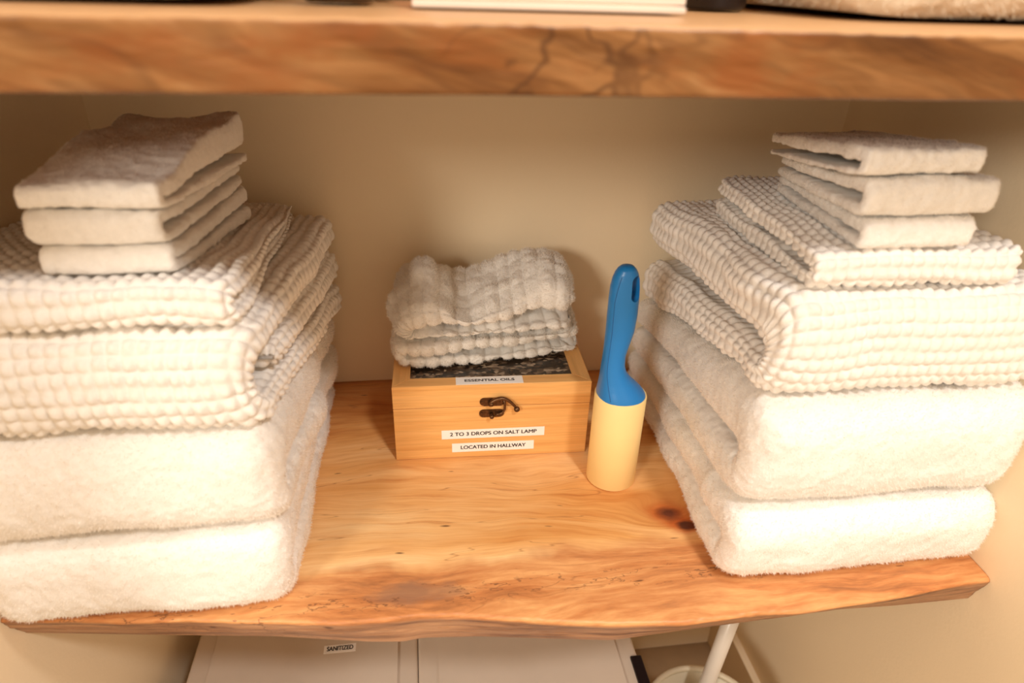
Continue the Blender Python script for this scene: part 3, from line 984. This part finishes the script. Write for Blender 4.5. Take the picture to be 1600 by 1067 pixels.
def sticker(name, txt, corners, face, tsize, twid, bold):
    """corners: (u0,v0,u1,v1) on the face; face 'front' or 'top'"""
    u0, v0, u1, v1 = corners
    b = box_bm(-(u1 - u0) / 2, (u1 - u0) / 2, -(v1 - v0) / 2, (v1 - v0) / 2, 0, .00025)
    tm = text_mesh(txt, tsize, twid, bold)
    tm.transform(Matrix.Translation((0, 0, .00032)))
    me = bm_mesh(name, b)
    if face == 'front':
        mt = Matrix.Translation(((u0 + u1) / 2, -.00005, (v0 + v1) / 2)) @ Matrix.Rotation(-.004, 4, 'Y') @ Matrix.Rotation(math.pi / 2, 4, 'X')
    else:
        mt = Matrix.Translation(((u0 + u1) / 2, (v0 + v1) / 2, HB + .00005))
    me.transform(mt); tm.transform(mt)
    st = link(name, me, PAPER, bx)
    link('lettering', tm, INK, st)
    return st


tag(sticker('sticker', 'ESSENTIAL OILS', (-.037, .0008, .0305, .0145), 'top', .0060, .050, .00016), 'white sticker reading ESSENTIAL OILS')
tag(sticker('sticker', '2 TO 3 DROPS ON SALT LAMP', (-.0525, .0245, .0545, .0355), 'front', .0062, .090, .00018), 'white sticker reading 2 TO 3 DROPS ON SALT LAMP')
tag(sticker('sticker', 'LOCATED IN HALLWAY', (-.042, .0072, .044, .0183), 'front', .0062, .068, .00018), 'white sticker reading LOCATED IN HALLWAY')


# ------------------------------------------------------------------ two crumpled face cloths on the box
def box_xf(V):
    c, s = math.cos(BR), math.sin(BR)
    W = V.copy()
    W[:, 0] = 0.025 + V[:, 0] * c - V[:, 1] * s
    W[:, 1] = -0.164 + V[:, 0] * s + V[:, 1] * c
    return W


def G(x, y, cx, cy, sx, sy): return np.exp(-((x - cx) / sx) ** 2 - ((y - cy) / sy) ** 2)


def F1(x, y):
    return .1195 + .05 * (x * 0) + .002 * vnoise(np.stack([x, y, 0 * x], -1), 30, 5) + .004 * np.clip((y - .04) / .08, 0, 1)


def F2(x, y):
    b = 0.153 + .016 * np.clip((y - .045) / .07, 0, 1)
    b = b + .030 * G(x, y, -.068, .080, .022, .035) + .022 * G(x, y, .064, .088, .030, .040) + .008 * G(x, y, .020, .105, .03, .03) - .007 * G(x, y, -.026, .085, .018, .05)
    b = b + .006 * G(x, y, .06, .045, .03, .02) - .006 * G(x, y, -.02, .05, .03, .03)
    return b + .003 * vnoise(np.stack([x, y, 0 * x], -1), 45, 6)


F0 = lambda x, y: HB + .0022 + 0 * x


def turned(f): return lambda x, y: f(y, -x)     # the fold of these two lies at the left


def face_xf(V):
    W = V.copy()
    W[:, 0] = V[:, 1]
    W[:, 1] = -V[:, 0]
    return box_xf(W)


fk = dict(kind='quilt', step=.0012, fibres=45000, flen=.0030, cell=(.021, .0150), amp=.0018, xf=face_xf, sq=.006, wig=.005)
o = Cloth((-.128, -.130), (-.027, -.056), -.097, .099, turned(F0), turned(F1), a=(.45, .30), b=(.50, .42), seed=41, gap=.003, bulge=.4, lump=.005, rmax=.013, **fk).object('face_cloth', TERRY)
tag(o, 'fluffy white face cloth folded flat on the bamboo box lid, the lower of two', 'face cloth', 'fluffy face cloths')
o = Cloth((-.124, -.126), (-.026, -.052), -.100, .089, gap(turned(F1), .002), turned(F2), a=(.30, .26), b=(.36, .48), seed=42, gap=.004, bulge=.36, lump=.0055, rmax=.018,
          topclamp=False, **fk).object('face_cloth', TERRY)
tag(o, 'crumpled fluffy white face cloth with two peaks, on top of the lower one', 'face cloth', 'fluffy face cloths')

# ------------------------------------------------------------------ lint roller
RX, RY, RRd, RH = 0.1419, -0.2086, 0.0246, 0.102
lr = empty('lint_roller', (RX, RY, 0.0006))
tag(lr, 'lint roller with blue plastic handle standing upright on its cream roll beside the box', 'lint roller')
link('adhesive_roll', bm_mesh('adhesive_roll', lathe_bm([(RRd - .006, 0.0005), (RRd - .0006, 0.0005), (RRd, .0012), (RRd + .0001, RH - .0012), (RRd - .0008, RH), (RRd - .004, RH),
                                                        (RRd - .004, RH - .004), (RRd - .006, RH - .004), (RRd - .006, 0.0005)], 96), True), YELLOW, lr)
link('core', bm_mesh('core', lathe_bm([(0, 0), (RRd - .0062, 0), (RRd - .0062, RH - .006), (0, RH - .006)], 64)), DARK, lr)
# handle: loft of ellipses
prof = [  # z, xl, xr, half depth
    (.0975, .1225, .1600, .0180), (.0980, .1195, .1632, .0215), (.1000, .1186, .1650, .0232), (.1030, .1186, .1645, .0230), (.107, .1190, .1612, .0212), (.112, .1194, .1560, .0185), (.118, .1198, .1500, .0158),
    (.126, .1200, .1440, .0132), (.134, .1203, .1415, .0118), (.145, .1207, .1412, .0110), (.158, .1208, .1440, .0110), (.170, .1208, .1466, .0112), (.185, .1205, .1474, .0113),
    (.200, .1203, .1472, .0110), (.212, .1206, .1464, .0104), (.220, .1218, .1452, .0098), (.2255, .1236, .1436, .0088), (.229, .1256, .1416, .0074), (.2315, .1284, .1390, .0050), (.2322, .1310, .1365, .0022)]
pz = np.array([q[0] for q in prof])
zz = np.concatenate([np.linspace(.0975, .12, 22), np.linspace(.122, .215, 48), np.linspace(.2165, .2322, 20)])
bm = bmesh.new()
rings = []
HB2 = 56
for z in zz:
    xl, xr, hd = (np.interp(z, pz, [q[i] for q in prof]) for i in (1, 2, 3))
    cx, a = (xl + xr) / 2 - RX, (xr - xl) / 2
    rings.append([bm.verts.new((cx + a * spow(math.cos(g), .9), hd * spow(math.sin(g), .9), z)) for g in np.linspace(0, 2 * math.pi, HB2, endpoint=False)])
for a, b in zip(rings[:-1], rings[1:]):
    for k in range(HB2): bm.faces.new((a[k], a[(k + 1) % HB2], b[(k + 1) % HB2], b[k]))
bm.faces.new(rings[0][::-1]); bm.faces.new(rings[-1])
hm = bm_mesh('handle', bm, True)
hobj = link('handle', hm, BLUE, lr)
cut = bmesh.new()
# hanging hole: rounded slot through the upper end
slot = [(.0052 * math.cos(g), (.0065 if math.sin(g) >= 0 else -.0065) + .0052 * math.sin(g)) for g in np.linspace(0, 2 * math.pi, 40, endpoint=False)]
cut = plate_bm(slot, -.04, .04)
cm = bm_mesh('cut', cut)
cm.transform(Matrix.Translation((.1385 - RX + .0005, -.002, .2128)) @ Matrix.Rotation(math.radians(22), 4, 'Z'))
co = link('cutter', cm, BLUE_D, lr)
md = hobj.modifiers.new('hole', 'BOOLEAN'); md.object = co; md.operation = 'DIFFERENCE'; md.solver = 'EXACT'
dg = bpy.context.evaluated_depsgraph_get()
dg.update()
nm = bpy.data.meshes.new_from_object(hobj.evaluated_get(dg))
hobj.modifiers.clear(); hobj.data = nm
bpy.data.objects.remove(co)
for p_ in nm.polygons: p_.use_smooth = True
try:
    nm.set_sharp_from_angle(angle=math.radians(42))
except Exception:
    pass
# parting seam along the handle
sp = []
for z in np.linspace(.104, .224, 50):
    xl, xr, hd = (np.interp(z, pz, [q[i] for q in prof]) for i in (1, 2, 3))
    cx, a = (xl + xr) / 2 - RX, (xr - xl) / 2
    g = math.radians(228) if z < 1 else 0
    g = math.radians(np.interp(z, [.104, .13, .2, .224], [232, 226, 222, 236]))
    sp.append((cx + a * spow(math.cos(g), .9), hd * spow(math.sin(g), .9), z))
link('seam', bm_mesh('seam', tube_bm(sp, .00030, 6), True), BLUE_D, hobj)

# ------------------------------------------------------------------ bins under the shelf
ZL = -0.28


def make_bin(x0, x1, label, handle_right, textlab):
    yf_, yb_ = -0.50, -0.045
    b = empty('storage_bin', ((x0 + x1) / 2, (yf_ + yb_) / 2, ZF))
    tag(b, label, 'storage bin', 'lidded bins below the shelf')
    cx, cy, h = (x0 + x1) / 2, (yf_ + yb_) / 2, ZL - ZF
    hw, hd = (x1 - x0) / 2, (yb_ - yf_) / 2
    t = bmesh.new()
    r = bmesh.ops.create_cube(t, size=1)
    for v in r['verts']:
        k = 0.93 if v.co.z < 0 else 0.97
        v.co = Vector((v.co.x * 2 * hw * k, v.co.y * 2 * hd * k, (v.co.z + .5) * (h - .016) + .001))
    bmesh.ops.bevel(t, geom=[e for e in t.edges if abs(e.verts[0].co.z - e.verts[1].co.z) > .1], offset=.02, segments=4, affect='EDGES')
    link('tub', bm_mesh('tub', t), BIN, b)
    l = box_bm(-hw, hw, -hd, hd, h - .015, h - .001, .004, 3)
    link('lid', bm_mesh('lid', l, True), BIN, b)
    ld = [o_ for o_ in b.children if o_.name.startswith('lid')][0]
    # raised panel with rounded corners
    pn = bmesh.new()
    r = bmesh.ops.create_cube(pn, size=1)
    for v in r['verts']:
        v.co = Vector((v.co.x * 2 * (hw - .022), v.co.y * 2 * (hd - .03), h - .0005 + v.co.z * .005))
    bmesh.ops.bevel(pn, geom=[e for e in pn.edges if abs(e.verts[0].co.z - e.verts[1].co.z) > .003], offset=.018, segments=6, affect='EDGES')
    bmesh.ops.bevel(pn, geom=[e for e in pn.edges if e.verts[0].co.z > h and e.verts[1].co.z > h], offset=.0018, segments=2, affect='EDGES')
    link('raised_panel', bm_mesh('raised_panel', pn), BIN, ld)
    if handle_right:
        tag(link('clip', bm_mesh('clip', box_bm(hw - .010, hw + .004, -.10, .055, h - .03, h + .002, .002, 3)), BLACK, b), 'black clip')
    if textlab:
        px, py, tx = textlab
        pb = box_bm(-.019, .019, -.0055, .0055, h + .0020, h + .0023)
        pm = bm_mesh('sticker', pb)
        tm = text_mesh(tx, .0085, .031, .0002)
        tm.transform(Matrix.Translation((0, 0, h + .0025)))
        mt = Matrix.Translation((px - cx, py - cy, 0))
        pm.transform(mt); tm.transform(mt)
        st = link('sticker', pm, PAPER, ld)
        tag(st, 'white sticker reading SANITIZED')
        link('lettering', tm, INK, st)
    return b


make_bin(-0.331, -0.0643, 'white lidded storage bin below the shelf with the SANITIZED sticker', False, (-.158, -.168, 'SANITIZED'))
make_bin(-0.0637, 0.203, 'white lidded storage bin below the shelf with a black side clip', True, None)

# ------------------------------------------------------------------ small bin and brush pole
can = empty('waste_bin', (.285, -.265, ZF))
tag(can, 'small round cream waste bin below the shelf near the right wall, holding a pole', 'waste bin')
hc = -.35 - ZF
link('bucket', bm_mesh('bucket', lathe_bm([(0, .001), (.058, .001), (.060, .004), (.0725, hc - .006), (.0715, hc - .006), (.059, .006), (0, .006)], 64), True), CAN, can)
bm = bmesh.new(); 
tube_bm([(.0730 * math.cos(g), .0730 * math.sin(g), hc - .004) for g in np.linspace(0, 2 * math.pi, 65)], .004, 10, bm)
link('rim', bm_mesh('rim', bm, True), CAN, can)
pl = empty('brush_pole', (.2767, -.2335, ZF + .0075))
tag(pl, 'white pole leaning in the small round waste bin', 'pole')
bm = tube_bm([(0, 0, .012), (.0420, .0135, .51 - .11)], .0095, 24)
link('shaft', bm_mesh('shaft', bm, True), POLE, pl)
link('foot', bm_mesh('foot', lathe_bm([(0, 0), (.017, 0), (.019, .006), (.016, .016), (.011, .022), (0, .022)], 32), True), DARK, pl)

# ------------------------------------------------------------------ things on the upper shelf
ZU = 0.4310


def roll_towel(name, x0, x1, y0, y1, h, label, seed):
    zb = lambda x, y: ZU + .0015 + 0 * x + .004 * np.clip((np.abs(x - (x0 + x1) / 2) / ((x1 - x0) / 2)) ** 6, 0, 1.5)
    zt = lambda x, y: ZU + h + .004 * vnoise(np.stack([x, y, 0 * x], -1), 12, seed)
    ob = Cloth((x0, x0 + .005), (x1, x1), y0, y1, zb, zt, a=(.45, .5), b=(.5, .55), seed=seed, step=.0025, fibres=45000, flen=.004, sq=.03, bulge=.4, lump=.002).object(name, CREAM)
    tag(ob, label, 'towel', 'folded towels on the upper shelf')


roll_towel('folded_towel', -.365, -.112, -.405, -.06, .07, 'fluffy cream folded towel on the upper shelf, at the left end', 51)
roll_towel('folded_towel', .172, .434, -.385, -.06, .07, 'fluffy cream folded towel on the upper shelf, at the right end', 52)

cup = empty('glass_candle', (-.077, -.335, ZU))
tag(cup, 'round smoky brown glass on the upper shelf left of the white holder', 'candle glass')
link('glass', bm_mesh('glass', lathe_bm([(0, .001), (.016, .001), (.0185, .003), (.022, .012), (.026, .035), (.027, .06), (.025, .06), (.023, .03), (.017, .008), (0, .007)], 48), True), GLASSY, cup)
link('wax', bm_mesh('wax', lathe_bm([(0, .0085), (.0165, .0085), (.0215, .028), (0, .028)], 40)), DARK, cup)
bt = empty('small_bottle', (-.064, -.270, ZU))
tag(bt, 'small black bottle behind the brown glass on the upper shelf', 'bottle')
link('bottle_body', bm_mesh('bottle_body', lathe_bm([(0, .001), (.012, .001), (.0135, .003), (.0135, .045), (.007, .055), (.007, .062), (0, .062)], 32), True), DARK, bt)
link('cap', bm_mesh('cap', lathe_bm([(0, .0625), (.009, .0625), (.009, .078), (0, .078)], 32)), BLACK, bt)
rb = empty('red_box', (-.050, -.225, ZU))
tag(rb, 'dark red box with black base on the upper shelf, beside the white holder', 'box')
link('base', bm_mesh('base', box_bm(-.017, .017, -.015, .015, .001, .006, .001)), BLACK, rb)
link('carton', bm_mesh('carton', box_bm(-.0165, .0165, -.0145, .0145, .0065, .06, .001)), RED, rb)
hd_ = empty('card_holder', (.026, -.355, ZU))
tag(hd_, 'wide white holder standing at the middle of the upper shelf', 'holder')
link('base', bm_mesh('base', box_bm(-.067, .067, -.014, .040, .0008, .004, .001)), CARD, hd_)
bm = box_bm(-.061, .067, -.012, -.0095, .0045, .10, .0008)
me = bm_mesh('panel', bm)
link('panel', me, CARD, hd_)
cn = empty('black_canister', (.140, -.285, ZU))
tag(cn, 'matt black round canister on the upper shelf beside the right folded towel', 'canister')
link('canister_body', bm_mesh('canister_body', lathe_bm([(0, .0008), (.0185, .0008), (.0205, .003), (.0208, .055), (0, .055)], 48), True), BLACK, cn)
link('cap', bm_mesh('cap', lathe_bm([(0, .0555), (.017, .0555), (.017, .07), (0, .07)], 48)), DARK, cn)
wd = empty('black_wedge', (.138, -.225, ZU))
tag(wd, 'black wedge behind the white holder next to the black canister on the upper shelf', 'wedge')
b = bmesh.new()
pts = [(-.028, 0.001), (.012, 0.001), (.012, .03)]
va = [b.verts.new((x, -.012, z)) for x, z in pts]; vb = [b.verts.new((x, .02, z)) for x, z in pts]
b.faces.new(va); b.faces.new(vb[::-1])
for i in range(3): b.faces.new((va[i], vb[i], vb[(i + 1) % 3], va[(i + 1) % 3]))
link('wedge_body', bm_mesh('wedge_body', b), BLACK, wd)
